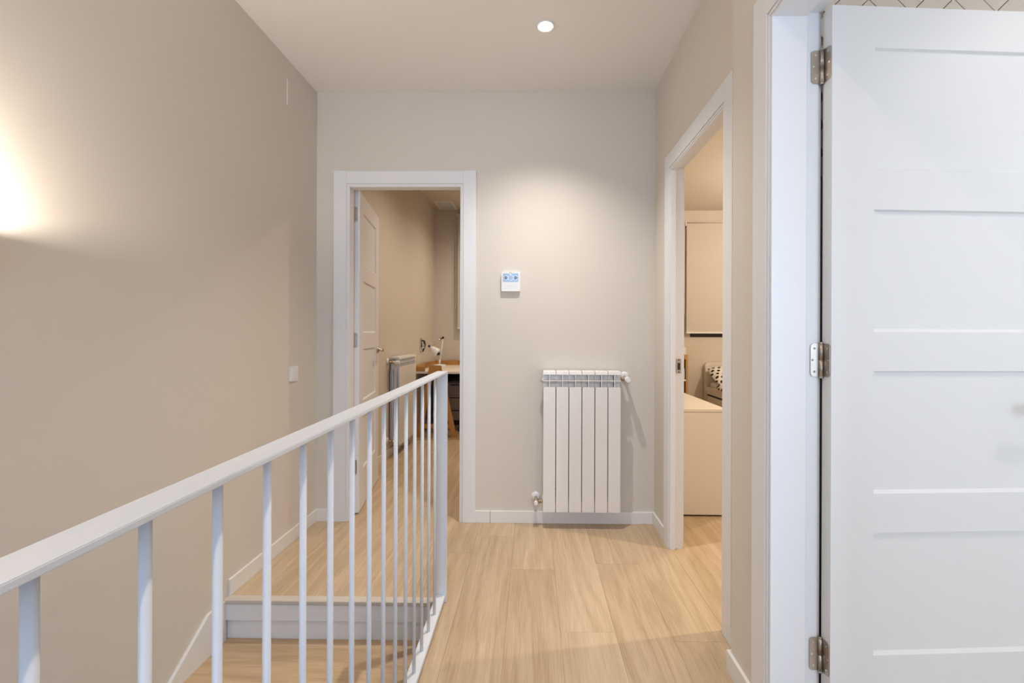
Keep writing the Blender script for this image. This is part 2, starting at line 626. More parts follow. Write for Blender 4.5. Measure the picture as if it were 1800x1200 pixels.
def leaf_frame_bm(W):
    """slab with four chamfered openings on both faces; local x 0..W, y 0..LEAF_T, z 0..LEAF_H"""
    bm = bm_()
    st_, d, ins = 0.126, 0.008, 0.009
    x0, x1 = st_, W - st_
    for (y, s) in ((0.0, 1), (LEAF_T, -1)):
        def q(*p):
            bm.faces.new([bm.verts.new(v) for v in p])
        q((0, y, 0), (x0, y, 0), (x0, y, LEAF_H), (0, y, LEAF_H))
        q((x1, y, 0), (W, y, 0), (W, y, LEAF_H), (x1, y, LEAF_H))
        zs = [0] + [z for p in PANELS for z in p] + [LEAF_H]
        for k in range(0, len(zs), 2):
            q((x0, y, zs[k]), (x1, y, zs[k]), (x1, y, zs[k + 1]), (x0, y, zs[k + 1]))
        yi = y + s * d
        for (za, zb) in PANELS:
            A = [(x0, y, za), (x1, y, za), (x1, y, zb), (x0, y, zb)]
            B = [(x0 + ins * .55, yi, za + ins), (x1 - ins * .55, yi, za + ins), (x1 - ins * .55, yi, zb - ins * .4), (x0 + ins * .55, yi, zb - ins * .4)]
            for i in range(4):
                q(A[i], A[(i + 1) % 4], B[(i + 1) % 4], B[i])
    bm.faces.new([bm.verts.new(v) for v in ((0, 0, 0), (0, LEAF_T, 0), (0, LEAF_T, LEAF_H), (0, 0, LEAF_H))])
    bm.faces.new([bm.verts.new(v) for v in ((W, 0, 0), (W, LEAF_T, 0), (W, LEAF_T, LEAF_H), (W, 0, LEAF_H))])
    bm.faces.new([bm.verts.new(v) for v in ((0, 0, 0), (W, 0, 0), (W, LEAF_T, 0), (0, LEAF_T, 0))])
    bm.faces.new([bm.verts.new(v) for v in ((0, 0, LEAF_H), (W, 0, LEAF_H), (W, LEAF_T, LEAF_H), (0, LEAF_T, LEAF_H))])
    bmesh.ops.remove_doubles(bm, verts=bm.verts, dist=1e-5)
    return bm


def plate(bm, d, n, off=0.0, r0=0.003, L=0.028, hh=0.048, th=0.0025):
    """rounded hinge plate starting at the pin, running along d, standing proud along n"""
    d, n = Vector(d).normalized(), Vector(n).normalized()
    poly = [(r0, -hh), (L - .010, -hh)] + [(L - .010 + .010 * math.sin(R(t)), -hh + .010 - .010 * math.cos(R(t))) for t in (18, 36, 54, 72, 90)]
    poly += [(x, -z) for x, z in reversed(poly)]
    A = [bm.verts.new(d * x + n * off + Vector((0, 0, z))) for x, z in poly]
    B = [bm.verts.new(d * x + n * (th + off) + Vector((0, 0, z))) for x, z in poly]
    bm.faces.new(A)
    bm.faces.new(B)
    for i in range(len(A)):
        bm.faces.new((A[i], A[(i + 1) % len(A)], B[(i + 1) % len(A)], B[i]))


def hinge(parent, loc, d1, n1, d2, n2, o1=0.0, o2=0.0):
    """d1,n1: plate on the frame; d2,n2: plate on the leaf, in the parent's axes"""
    b = bm_()
    plate(b, d1, n1, o1)
    plate(b, d2, n2, o2)
    h = obj('hinge', b, M_steel, parent)
    h.location = loc
    b = bm_()
    cyl(b, (0, 0, -0.047), (0, 0, -0.001), 0.0055, n=12)
    cyl(b, (0, 0, 0.001), (0, 0, 0.047), 0.0055, n=12)
    cyl(b, (0, 0, -0.053), (0, 0, -0.047), 0.0045, 0.0055, n=12)
    cyl(b, (0, 0, 0.047), (0, 0, 0.052), 0.0055, 0.0042, n=12)
    cyl(b, (0, 0, -0.001), (0, 0, 0.001), 0.0046, n=12)
    obj('hinge_pin', b, M_steel, h)
    for d, n, of in ((d1, n1, o1), (d2, n2, o2)):
        d, n = Vector(d).normalized(), Vector(n).normalized()
        for x, z in ((0.017, 0.034), (0.0225, 0.0), (0.017, -0.034)):
            p = d * x + n * of + Vector((0, 0, z))
            b = bm_()
            cyl(b, p + n * 0.0022, p + n * 0.0034, 0.0036, 0.003, n=10)
            cyl(b, p + n * 0.0034, p + n * 0.0037, 0.0014, n=6)
            obj('screw', b, M_chrome, h)
    return h


def handle(parent, x, z, side, direction):
    """lever handle on face y=0 (side -1) or y=LEAF_T (side 1), lever running in x direction"""
    y = 0.0 if side < 0 else LEAF_T
    b = bm_()
    lathe(b, [(0.0255, 0), (0.0255, 0.006), (0.023, 0.009), (0.011, 0.010), (0.0095, 0.040), (0.0095, 0.046)], (x, y, z), 'Y' , 20)
    if side > 0:
        for v in b.verts: v.co.y = 2 * y - v.co.y
    h = obj('handle_rosette', b, M_steel, parent)
    b = bm_()
    yy = y + side * 0.046
    tube(b, [(x, y + side * 0.036, z), (x + direction * 0.012, yy, z), (x + direction * 0.05, yy + side * .002, z), (x + direction * 0.108, yy - side * 0.002, z)], [0.0095, 0.010, 0.0095, 0.0085], 12)
    obj('lever', b, M_steel, h)


def door(name, label, loc, rz, W, hz=1.045):
    r = empty(name, loc, rz, label, 'door', kind='structure')
    obj('leaf_frame', leaf_frame_bm(W), M_white, r)
    for (za, zb) in PANELS:
        bobj('panel', (0.126, W - 0.126, 0.008, LEAF_T - 0.008, za, zb), M_white, r)
    handle(r, W - 0.062, hz, -1, -1)
    handle(r, W - 0.062, hz, 1, -1)
    return r


# study door: frame in the end wall (u = +X, v = +Y)
T1 = Matrix.Translation((-1.150, YB, 0))
frame('trim_1', 'white casing and lining around the study doorway in the end wall', T1, 0.698, WT)
# leaf swung 100 degrees into the study
d1 = door('door_1', 'open white panelled door seen edge-on inside the study doorway', (-1.131, 2.968, 0.008), R(99.0), 0.715)
# leaf edge (x=0 face) looks at the viewer; pin at its outer corner
for z in (0.30, 1.13, 1.955):
    hinge(d1, (-0.006, LEAF_T + 0.003, z), (-0.99, -0.156, 0), (0.156, -0.99, 0), (0, -1, 0), (-1, 0, 0), -0.004, -0.006)

# bedroom door: frame in the right wall (u = -Y from far to near, v = +X)
T2 = Matrix(((0, 1, 0, XR), (1, 0, 0, 1.832), (0, 0, 1, 0), (0, 0, 0, 1)))
t2 = frame('trim_2', 'white casing and lining around the bedroom doorway on the right', T2, 0.680, WR, HO - 0.02)
d2 = door('door_2', 'white bedroom door swung open out of sight behind the casing', (XI + 0.020, 1.808, 0.008), R(-4), 0.700)
# strike plate on the far jamb, local u = width
b = bm_()
box(b, 0.677, 0.6805, WR - 0.036, WR - 0.010, 1.005, 1.085, 0.001)
sp = obj('strike_plate', b, M_steel, t2)
sp.location = (0, 0, -0.035)
b = bm_()
box(b, 0.6762, 0.6775, WR - 0.030, WR - 0.016, 1.024, 1.062)
for z in (1.012, 1.078):
    cyl(b, (0.6762, WR - 0.023, z), (0.6775, WR - 0.023, z), 0.004, n=8)
obj('latch_hole', b, M_dark, sp)

# bathroom door: frame in the pier (u = +Y, v = +X)
T3 = Matrix(((0, 1, 0, XP), (1, 0, 0, 0.635), (0, 0, 1, 0), (0, 0, 0, 1)))
frame('trim_3', 'white casing and lining around the bathroom doorway at the right edge', T3, 0.695, XPB - XP)
d3 = door('door_3', 'large open white four-panel door with steel hinges filling the right edge', (0.8515, 1.3065, 0.008), R(3.3), 0.725, 0.965)
for z in (0.243, 1.100, 1.955):
    hinge(d3, (-0.0075, LEAF_T - 0.006, z), (-1, 0.045, 0), (0, -1, 0), (0, -1, 0), (-1, 0, 0), -0.0060, -0.0075)


# ------------------------------------------------------------------ railing
def zr(y):                                   # handrail top, very slightly out of level
    return 1.002 + (y - 0.318) * 0.0088


RX0, RX1 = -0.418, -0.372
rail = empty('stair_railing', (-0.395, YL + 0.006, 0), label='white painted steel railing with round bars beside the stairs', cat='railing')


def P(*v):
    return Vector(v) - rail.location


b = bm_()
y0, y1 = -0.55, YL + 0.012
vs = [P(x, y, zr(y) + dz) for y in (y0, y1) for dz in (-0.008, 0) for x in (RX0, RX1)]
vv = [b.verts.new(v) for v in vs]
for f in ((0, 1, 3, 2), (4, 6, 7, 5), (0, 4, 5, 1), (2, 3, 7, 6), (0, 2, 6, 4), (1, 5, 7, 3)):
    b.faces.new([vv[i] for i in f])
bmesh.ops.bevel(b, geom=b.edges[:], offset=0.0012, segments=2, affect='EDGES')
obj('handrail', b, M_rail, rail)
b = bm_()
p, q = P(RX0, YL, 0), P(RX1, YL + 0.012, zr(YL) - 0.008)
box(b, p.x, q.x, p.y, q.y, p.z, q.z, 0.001)
obj('post', b, M_rail, rail)
p, q = P(RX0 - 0.001, y0, 0.014), P(RX1 - 0.006, YL, 0.032)
obj('bottom_bar', box(bm_(), p.x, q.x, p.y, q.y, p.z, q.z, 0.0012), M_rail, rail)
for yy in (-0.40, 0.35, 1.10, 1.80):
    p = P(-0.40, yy, 0.0)
    bobj('bar_foot', (p.x - 0.012, p.x + 0.012, p.y - 0.012, p.y + 0.012, 0.0, 0.014), M_rail, rail)
for k in range(-8, 15):
    yy = 0.354 + 0.1076 * k
    p, q = P(-0.396, yy, 0.029), P(-0.396, yy, zr(yy) - 0.007)
    obj('baluster', cyl(bm_(), p, q, 0.0058, n=20), M_rail, rail)

# ------------------------------------------------------------------ radiators
ZR0, ZR1 = 0.107, 0.959


def section_bm():
    """one aluminium section: x -0.04..0.04, y 0 (front) .. 0.095, z 0..0.852"""
    bm = bm_()
    h = ZR1 - ZR0
    hp = 0.756
    # front plate with rounded edges
    prism(bm, rrect(-0.0366, 0.0366, 0.0, hp, 0.008, 4), 'Y', 0.0, 0.006)
    box(bm, -0.0355, 0.0355, 0.0055, 0.010, 0.004, hp - 0.004)
    # web and core tube behind
    box(bm, -0.0025, 0.0025, 0.008, 0.092, 0.02, h - 0.03)
    box(bm, -0.014, 0.014, 0.034, 0.062, 0.03, h - 0.05, 0.006, 2)
    for y in (0.030, 0.066, 0.088):
        box(bm, -0.031, 0.031, y, y + 0.003, 0.03, h - 0.12)
    # headers
    for z in (0.065, h - 0.060):
        cyl(bm, (-0.0398, 0.048, z), (0.0398, 0.048, z), 0.022, n=16)
    # top: cap, central rib, cross rib and recessed sloping vanes
    prism(bm, [(0.0, h - 0.021), (0.004, h - 0.004), (0.020, h), (0.092, h), (0.095, h - 0.006), (0.012, h - 0.021)], 'X', -0.0374, 0.0374)
    box(bm, -0.0025, 0.0025, 0.001, 0.05, hp - 0.004, h - 0.018)
    box(bm, -0.0388, 0.0388, 0.004, 0.040, h - 0.060, h - 0.055)
    prism(bm, [(0.036, h - 0.010), (0.039, h - 0.010), (0.030, h - 0.058), (0.027, h - 0.058)], 'X', -0.0385, 0.0385)
    prism(bm, [(0.040, h - 0.056), (0.043, h - 0.056), (0.026, h - 0.104), (0.023, h - 0.104)], 'X', -0.0385, 0.0385)
    return bm


def valve(parent, x, z, yc, wall_y, out, style):
    """radiator valve beside the end face at x; out = -1 / +1 along x"""
    b = bm_()
    cyl(b, (x, yc, z), (x + out * 0.016, yc, z), 0.0085, n=12)
    cyl(b, (x + out * 0.014, yc, z), (x + out * 0.024, yc, z), 0.0125, n=6)
    vx = x + out * 0.040
    cyl(b, (x + out * 0.022, yc, z), (vx, yc, z), 0.009, n=12)
    cyl(b, (vx, yc - 0.012, z), (vx, yc + 0.016, z), 0.013, n=12)
    cyl(b, (vx, yc + 0.01, z + 0.0), (vx, wall_y - 0.003, z + 0.012), 0.009, n=12)
    v = obj('valve_body', b, M_brass, parent)
    b = bm_()
    if style:                                # thermostatic knob along x / front
        lathe(b, [(0.012, 0.012), (0.017, 0.016), (0.018, 0.052), (0.015, 0.060)], (vx, yc, z), 'Y', 18)
    else:
        lathe(b, [(0.009, 0.012), (0.0125, 0.016), (0.0125, 0.034), (0.010, 0.038)], (vx, yc, z), 'Y', 16)
    obj('valve_cap', b, M_plast, v)
    b = bm_()
    lathe(b, [(0.028, 0.0), (0.028, 0.006), (0.022, 0.013), (0.012, 0.015)], (vx, wall_y, z + 0.014), 'Y', 24)
    obj('wall_collar', b, M_plast, v)


def radiator(name, label, loc, rz, n, wall_gap):
    r = empty(name, loc, rz, label, 'radiator')
    s0 = None
    for i in range(n):
        x = 0.0785 * (i + 0.5)
        if s0 is None:
            s0 = obj('section', section_bm(), M_rad, r)
            s = s0
        else:
            s = share(s0, r)
        s.location = (x, 0, ZR0)
    W = 0.0785 * n
    wy = 0.095 + wall_gap - 0.0008
    b = bm_()
    cyl(b, (0.0, 0.048, ZR1 - 0.06), (-0.010, 0.048, ZR1 - 0.06), 0.016, 0.013, 8)
    cyl(b, (-0.010, 0.048, ZR1 - 0.06), (-0.019, 0.048, ZR1 - 0.06), 0.006, 0.004, 8)
    obj('bleed_plug', b, M_chrome, r)
    b = bm_()
    cyl(b, (W, 0.048, ZR0 + 0.065), (W + 0.008, 0.048, ZR0 + 0.065), 0.016, 0.013, 8)
    obj('end_plug', b, M_rad, r)
    for z in (ZR0 + 0.10, ZR1 - 0.10):       # wall brackets
        for x in (0.079, W - 0.079):
            b = bm_()
            box(b, x - 0.008, x + 0.008, 0.07, wy, z, z + 0.012)
            box(b, x - 0.02, x + 0.02, wy - 0.004, wy, z - 0.02, z + 0.03)
            obj('bracket', b, M_rad, r)
    return r, W, wy


RY = 2.752
rad, RW, wy = radiator('radiator', 'white six-section radiator on the end wall below the thermostat', (0.068, RY, 0), 0, 6, YB - RY - 0.095)
valve(rad, RW, ZR1 - 0.050, 0.048, wy, 1, True)
valve(rad, 0.0, ZR0 + 0.048, 0.048, wy, -1, False)
rad2, RW2, wy2 = radiator('radiator', 'white eight-section radiator on the study wall beside the desk', (-1.272, 4.36, 0), R(90), 8, 0.013)
# rotated: local x -> +Y, local y -> -X, so the front faces +X
valve(rad2, 0.0, ZR1 - 0.050, 0.048, wy2, -1, True)
valve(rad2, 0.0, ZR0 + 0.048, 0.048, wy2, -1, False)

# ------------------------------------------------------------------ thermostat
th = empty('thermostat', (-0.133, YB, 1.509), label='small white wall controller with a pale blue screen', cat='thermostat')
obj('body', prism(bm_(), rrect(-0.0585, 0.0585, -0.060, 0.060, 0.007), 'Y', -0.020, 0.0), M_plast, th)
scr = bobj('screen', (-0.049, 0.047, -0.0208, -0.0195, -0.001, 0.0515), M_screen, th)


def ring(bm, cx, cz, r0, r1, y, a0=0, a1=360, n=20):
    pts = []
    for k in range(n + 1):
        t = R(a0 + (a1 - a0) * k / n)
        pts.append((math.cos(t), math.sin(t)))
    for (c0, s0_), (c1, s1) in zip(pts, pts[1:]):
        q = [(cx + c0 * r0, y, cz + s0_ * r0), (cx + c0 * r1, y, cz + s0_ * r1), (cx + c1 * r1, y, cz + s1 * r1), (cx + c1 * r0, y, cz + s1 * r0)]
        bm.faces.new([bm.verts.new(p) for p in q])


for cx in (-0.031, 0.030):
    obj('dial_icon', (lambda b: (ring(b, cx, 0.024, 0.0035, 0.0085, -0.0212), b)[1])(bm_()), M_ink, scr)
b = bm_()
for cx, rr in ((-0.031, 0.0135), (0.030, 0.0135), (-0.001, 0.016)):
    ring(b, cx, 0.024, rr - 0.0012, rr + 0.0012, -0.0211, 20, 100, 8)
    ring(b, cx, 0.024, rr - 0.0012, rr + 0.0012, -0.0211, 130, 230, 8)
    ring(b, cx, 0.024, rr - 0.0012, rr + 0.0012, -0.0211, 260, 340, 8)
box(b, -0.009, 0.005, -0.0213, -0.0210, 0.0445, 0.0485)
obj('screen_marks', b, M_icew, scr)
for cx in (-0.0475, 0.0455):
    bobj('screen_arrow', (cx - 0.0012, cx + 0.0012, -0.0213, -0.0208, 0.0195, 0.0285), M_ink, scr)
for cx, cz, ww in ((-0.036, -0.029, .0032), (-0.017, -0.029, .0026), (-0.001, -0.029, .004), (0.015, -0.029, .0026), (0.033, -0.029, .0036), (-0.001, -0.013, .002), (-0.001, -0.044, .002)):
    b = bm_()
    ring(b, cx, cz, 0.0012, ww * 0.8, -0.0203, n=10)
    obj('key_icon', b, M_lgrey, th)
b = bm_()
cyl(b, (-0.0055, -0.0203, 0.0556), (-0.0055, -0.0198, 0.0556), 0.0026, n=14)
obj('logo_dot', b, mat('logo_dark', (0.16, 0.09, 0.05), 0.5), th)


def text(name, body, size, loc, rot, m, parent):
    cu = bpy.data.curves.new(name, 'FONT')
    cu.body = body
    cu.size = size
    cu.align_x = 'LEFT'
    cu.align_y = 'CENTER'
    cu.extrude = 0.0002
    to = bpy.data.objects.new(name + '_tmp', cu)
    C.objects.link(to)
    bpy.context.view_layer.update()
    me = bpy.data.meshes.new_from_object(to.evaluated_get(bpy.context.evaluated_depsgraph_get()))
    bpy.data.objects.remove(to)
    bpy.data.curves.remove(cu)
    me.materials.clear()
    me.materials.append(m)
    o = bpy.data.objects.new(name, me)
    C.objects.link(o)
    o.location = loc
    o.rotation_euler = rot
    o.parent = parent
    return o


text('logo_text', 'LG', 0.0078, (-0.0018, -0.0202, 0.0556), (R(90), 0, 0), M_ink, th)

# ------------------------------------------------------------------ left wall fittings
sw = empty('light_switch', (XL, 2.578, 0.952), label='small white light switch on the stair wall', cat='switch')
b = bm_()
prism(b, rrect(-0.041, 0.041, -0.042, 0.042, 0.004, 3), 'X', 0.0, 0.009)
obj('cover_plate', b, M_plast, sw)
bobj('rocker', (0.006, 0.012, -0.029, -0.001, -0.029, 0.029), M_plast, sw, 0.001)
bobj('rocker', (0.006, 0.012, 0.001, 0.029, -0.029, 0.029), M_plast, sw, 0.001)
b = bm_()
box(b, XL - 0.001, XL + 0.006, 2.50, 2.77, 2.447, 2.588, 0.0015)
tag(obj('access_panel', b, M_wall), 'painted-over junction cover high on the stair wall near the ceiling', 'wall panel')


# ------------------------------------------------------------------ lamps
def downlight(loc, label, energy, color, angle, blend=0.35, group=None, rad_=0.03, aim=(0, 0, 0)):
    r = empty('ceiling_downlight', loc, label=label, cat='downlight', group=group)
    b = bm_()
    prof = [(0.030, -0.001), (0.041, -0.005), (0.046, -0.003), (0.046, 0.0), (0.036, 0.0)]
    lathe(b, prof, n=28)
    obj('trim_ring', b, M_plast, r)
    b = bm_()
    lathe(b, [(0.029, -0.0045), (0.029, -0.006), (0.024, -0.009)], n=24)
    obj('lamp_lens', b, M_bulb, r)
    light('downlight_beam', 'SPOT', (loc[0], loc[1], loc[2] - 0.012), energy, color, aim, spot_size=R(angle), spot_blend=blend, shadow_soft_size=rad_)
    return r


downlight((0.062, 2.25, ZC), 'lit round recessed downlight in the hall ceiling', 110, (1.0, 0.97, 0.92), 112, 1.0, rad_=0.012)
for y, lab in ((0.35, 'round fill downlight added in the hall ceiling right above the viewer'), (-1.4, 'round fill downlight added in the hall ceiling near the window behind the viewer')):  # unseen fixtures added as warm fill for the hall
    downlight((0.06, y, ZC), lab, 46, (1.0, 0.83, 0.64), 150, 0.9, 'added hall fill downlights out of the picture')

# uplighter on the stair wall, just outside the left edge of the picture
sc = empty('wall_lamp', (XL, 0.93, 1.40), label='half-round uplighter on the stair wall just past the left edge', cat='wall lamp')
b = bm_()
n = 20
ro, ri = 0.100, 0.094
outer, inner = [], []
for k in range(n + 1):
    t = R(-90 + 180 * k / n)
    outer.append((ro * math.cos(t), ro * math.sin(t)))
    inner.append((ri * math.cos(t), ri * math.sin(t)))
prism(b, outer + list(reversed(inner)), 'Z', -0.07, 0.031)
prism(b, inner, 'Z', -0.07, -0.064)
obj('shade', b, M_plast, sc)
bobj('back_plate', (0.0, 0.006, -0.09, 0.09, -0.07, 0.028), M_plast, sc)
b = bm_()
lathe(b, [(0.006, -0.022), (0.018, -0.012), (0.020, 0.0), (0.014, 0.009), (0.005, 0.012)], (0.05, 0.0, 0.0), 'Z', 16)
obj('bulb', b, M_bulb, sc)
light('wall_lamp_light', 'POINT', (XL + 0.05, 0.93, 1.418), 40, (1.0, 0.90, 0.79), shadow_soft_size=0.02)

# lamps of the other rooms
downlight((-0.30, 4.15, ZS), 'round recessed downlight in the study ceiling near its door', 118, WARM2, 150, 1.0, rad_=0.03)
downlight((-0.30, 5.65, ZS), 'round recessed downlight in the study ceiling above the desk chair', 115, WARM2, 155, 1.0, rad_=0.03)
downlight((1.89, 2.05, ZC), 'round recessed downlight in the bedroom ceiling beside the doorway', 150, WARM2, 118, 0.8, rad_=0.02)
# globe pendant added out of sight beside the doorway to brighten the bedroom ceiling
pl = empty('fill_pendant', (2.75, 3.95, ZC), label='globe pendant added as unseen fill below the bedroom ceiling', cat='fill pendant lamp')
b = bm_()
lathe(b, [(0.05, -0.03), (0.055, -0.02), (0.055, 0.0)], n=20)
obj('ceiling_rose', b, M_plast, pl)
b = bm_()
cyl(b, (0, 0, -0.36), (0, 0, -0.02), 0.003, n=8)
obj('cord', b, M_black, pl)
b = bm_()
bmesh.ops.create_uvsphere(b, u_segments=24, v_segments=14, radius=0.05)
for v in b.verts: v.co.z -= 0.40
obj('globe', b, M_bulb, pl, True)
light('pendant_fill', 'POINT', (2.75, 3.95, ZC - 0.51), 60, WARM2, shadow_soft_size=0.05)
downlight((2.10, 0.70, 2.6), 'round recessed downlight in the bathroom ceiling', 50, (1.0, 0.94, 0.87), 160, 0.9, rad_=0.05)

# ------------------------------------------------------------------ study contents
vt = empty('air_vent', (-1.185, 6.22, ZS), label='square slatted air vent in the study ceiling', cat='vent')
b = bm_()
for d in ((-0.125, 0.125, -0.20, -0.18), (-0.125, 0.125, 0.18, 0.20), (-0.125, -0.105, -0.18, 0.18), (0.105, 0.125, -0.18, 0.18)):
    box(b, d[0], d[1], d[2], d[3], -0.012, 0.0)
obj('frame', b, M_plast, vt)
bobj('backing', (-0.106, 0.106, -0.181, 0.181, -0.002, 0.0), M_dark, vt)
for k in range(9):
    x = -0.094 + 0.0235 * k
    b = bm_()
    prism(b, [(x - 0.0065, -0.012), (x - 0.0050, -0.013), (x + 0.0080, -0.003), (x + 0.0065, -0.002)], 'Y', -0.18, 0.18)
    obj('slat', b, M_plast, vt)


def blind(name, label, x0, x1, yw, z0, z1, chain=True):
    r = empty(name, (x0, yw, z0), label=label, cat='blind')
    W, Hh = x1 - x0, z1 - z0
    b = bm_()
    cyl(b, (0.012, -0.045, Hh - 0.025), (W - 0.012, -0.045, Hh - 0.025), 0.019, n=18)
    obj('roller', b, M_blind, r)
    for x in (0.0, W - 0.012):
        bobj('bracket', (x, x + 0.012, -0.068, 0.0, Hh - 0.052, Hh), M_plast, r, 0.002)
    bobj('fabric', (0.014, W - 0.014, -0.0655, -0.0640, 0.018, Hh - 0.025), M_blind, r)
    b = bm_()
    box(b, 0.012, W - 0.012, -0.072, -0.058, 0.0, 0.022, 0.003)
    obj('bottom_bar', b, M_plast, r)
    if chain:
        b = bm_()
        pts = [(-0.008, -0.06, Hh - 0.03)] + [(-0.008, -0.06, Hh - 0.03 - k * (Hh * .8) / 10) for k in range(1, 11)]
        pts += [(-0.008, -0.052, Hh * 0.2 - 0.045), (-0.008, -0.040, Hh * 0.2 - 0.05), (-0.008, -0.030, Hh * 0.2 - 0.045)]
        pts += [(-0.008, -0.03, Hh * 0.2 + k * (Hh * .8 - 0.03) / 10) for k in range(11)]
        tube(b, pts, 0.0022, 6)
        obj('pull_chain', b, M_plast, r)
    return r


def window(name, label, x0, x1, y, z0, z1):
    r = empty(name, (0, 0, 0), label=label, cat='window', kind='structure')
    b = bm_()
    f = 0.05
    for d in ((x0, x0 + f, z0, z1), (x1 - f, x1, z0, z1), (x0 + f, x1 - f, z0, z0 + f), (x0 + f, x1 - f, z1 - f, z1)):
        box(b, d[0], d[1], y + 0.01, y + 0.07, d[2], d[3])
    obj('window_frame', b, M_wframe, r)
    bobj('pane', (x0 + f, x1 - f, y + 0.035, y + 0.041, z0 + f, z1 - f), M_glass, r)
    return r


window('window_2', 'dark window behind the study roller blind', WX0, WX1, YS, WZ0, WZ1)
blind('roller_blind', 'lowered cream roller blind on the far study wall', -1.062, 0.26, YS, 1.255, 2.895)
window('window_3', 'dark window strip under the bedroom roller blind', BX0, BX1, YBF, BZ0, BZ1)
blind('roller_blind', 'lowered cream roller blind on the far bedroom wall above the bed', 1.855, 3.18, YBF, 1.20, 2.555)

# desk against the study's left wall, long side towards the far wall
DX0, DX1, DY0, DY1, DZ = XS + 0.015, -0.66, 5.22, 6.42, 0.752
dk = empty('desk', (DX0, DY0, 0), label='white-topped desk with orange wooden rim and trestle legs', cat='desk')
dw, dl = DX1 - DX0, DY1 - DY0
bobj('desktop', (0.0, dw, 0.0, dl, DZ - 0.026, DZ), mat('desk_white', (0.78, 0.72, 0.62), 0.4), dk, 0.002)
bobj('rim_board', (0.0, 0.018, 0.0, dl, DZ, DZ + 0.060), M_pinex, dk, 0.001)
bobj('rim_board', (0.018, dw, dl - 0.018, dl, DZ, DZ + 0.060), M_pinex, dk, 0.001)
bobj('rim_board', (0.018, 0.135, 0.0, 0.018, DZ, DZ + 0.055), M_pinex, dk, 0.001)
bobj('under_shelf', (0.04, dw - 0.04, 0.25, dl - 0.02, 0.60, 0.615), M_mesh, dk)


def trestle(y):
    b = bm_()
    ax0, ax1, zt = 0.182, 0.338, 0.822
    for s in (0, 1):
        xt0, xt1 = (ax0, ax0 + 0.060) if s == 0 else (ax1 - 0.060, ax1)
        xb0, xb1 = (0.045, 0.100) if s == 0 else (0.450, 0.508)
        prism(b, [(xb0, 0), (xb1, 0), (xt1, zt - 0.055), (xt0, zt - 0.055)], 'Y', y - 0.024, y)
        lg = obj('leg', b, M_pine, dk)
        b = bm_()
    prism(b, [(ax0 - 0.002, zt - 0.12), (ax1 + 0.002, zt - 0.12), (ax1 - 0.010, zt - 0.004), (ax1 - 0.016, zt), (ax0 + 0.012, zt), (ax0 + 0.006, zt - 0.004)], 'Y', y - 0.026, y - 0.002)
    obj('trestle_head', b, M_pine, dk)
    b = bm_()
    box(b, 0.080, 0.475, y - 0.020, y - 0.004, 0.100, 0.150)
    obj('crossbar', b, M_pine, dk)


trestle(-0.002)
trestle(dl - 0.06)

# desk lamp
DLX, DLY = -1.205, 5.93
lp = empty('desk_lamp', (DLX, DLY, DZ), label='white jointed desk lamp with a bell shade on the desk', cat='lamp')
b = bm_()
lathe(b, [(0.078, 0.0), (0.080, 0.006), (0.080, 0.026), (0.074, 0.034), (0.018, 0.037)], n=26)
obj('base', b, M_plast, lp)
b = bm_()
cyl(b, (0.0, 0, 0.034), (0.045, 0.0, 0.385), 0.0085, 0.0075, 12)
cyl(b, (0.0, 0, 0.034), (0.003, 0.0, 0.10), 0.014, 0.012, 12)
obj('stem', b, M_plast, lp)
b = bm_()
lathe(b, [(0.008, -0.014), (0.014, -0.011), (0.014, 0.011), (0.008, 0.014)], (0.045, 0, 0.385), 'Y', 14)
obj('joint', b, M_black, lp)
J, HD = Vector((0.045, 0, 0.385)), Vector((-0.075, -0.20, 0.265))
b = bm_()
cyl(b, J, HD, 0.006, n=10)
ar = obj('arm', b, M_steel, lp)
b = bm_()
cyl(b, J + (HD - J) * 0.12 + Vector((0, 0, .012)), J + (HD - J) * 0.50 + Vector((0, 0, .010)), 0.011, n=10)
obj('spring', b, M_chrome, ar)
axis = Vector((0.085, 0.02, -0.075)).normalized()
q = axis.to_track_quat('Z', 'Y')
b = bm_()
lathe(b, [(0.018, -0.006), (0.024, 0.008), (0.042, 0.045), (0.056, 0.095), (0.058, 0.115), (0.055, 0.115), (0.040, 0.05), (0.020, 0.014)], n=22)
for v in b.verts: v.co = HD + q @ v.co
obj('shade', b, M_plast, lp)
b = bm_()
cyl(b, HD - axis * 0.035, HD + axis * 0.004, 0.012, 0.017, 12)
obj('socket', b, M_black, lp)
b = bm_()
lathe(b, [(0.010, 0.03), (0.022, 0.06), (0.024, 0.095), (0.022, 0.135), (0.010, 0.15)], n=14)
for v in b.verts: v.co = HD + q @ v.co
obj('bulb', b, M_black, lp)

# chrome fitting on the study wall
wf = empty('wall_hook', (XS, 5.62, 1.05), label='polished chrome wall fitting with dark bracket above the desk end', cat='wall fitting')
b = bm_()
lathe(b, [(0.045, 0.0), (0.047, 0.008), (0.040, 0.014), (0.02, 0.016)], (0, 0, 0), 'X', 20)
for v in b.verts: v.co.z *= 1.9
obj('back_plate', b, M_chrome, wf)
b = bm_()
tube(b, [(0.010, 0.02, 0.055), (0.035, 0.045, 0.045), (0.040, 0.06, 0.0), (0.025, 0.07, -0.05), (0.012, 0.075, -0.09)], [0.008, 0.013, 0.015, 0.012, 0.007], 12)
obj('bracket', b, M_black, wf)
b = bm_()
tube(b, [(0.012, -0.02, -0.045), (0.04, -0.005, -0.035), (0.046, 0.015, 0.01)], [0.010, 0.012, 0.008], 12)
obj('hook_arm', b, M_chrome, wf)

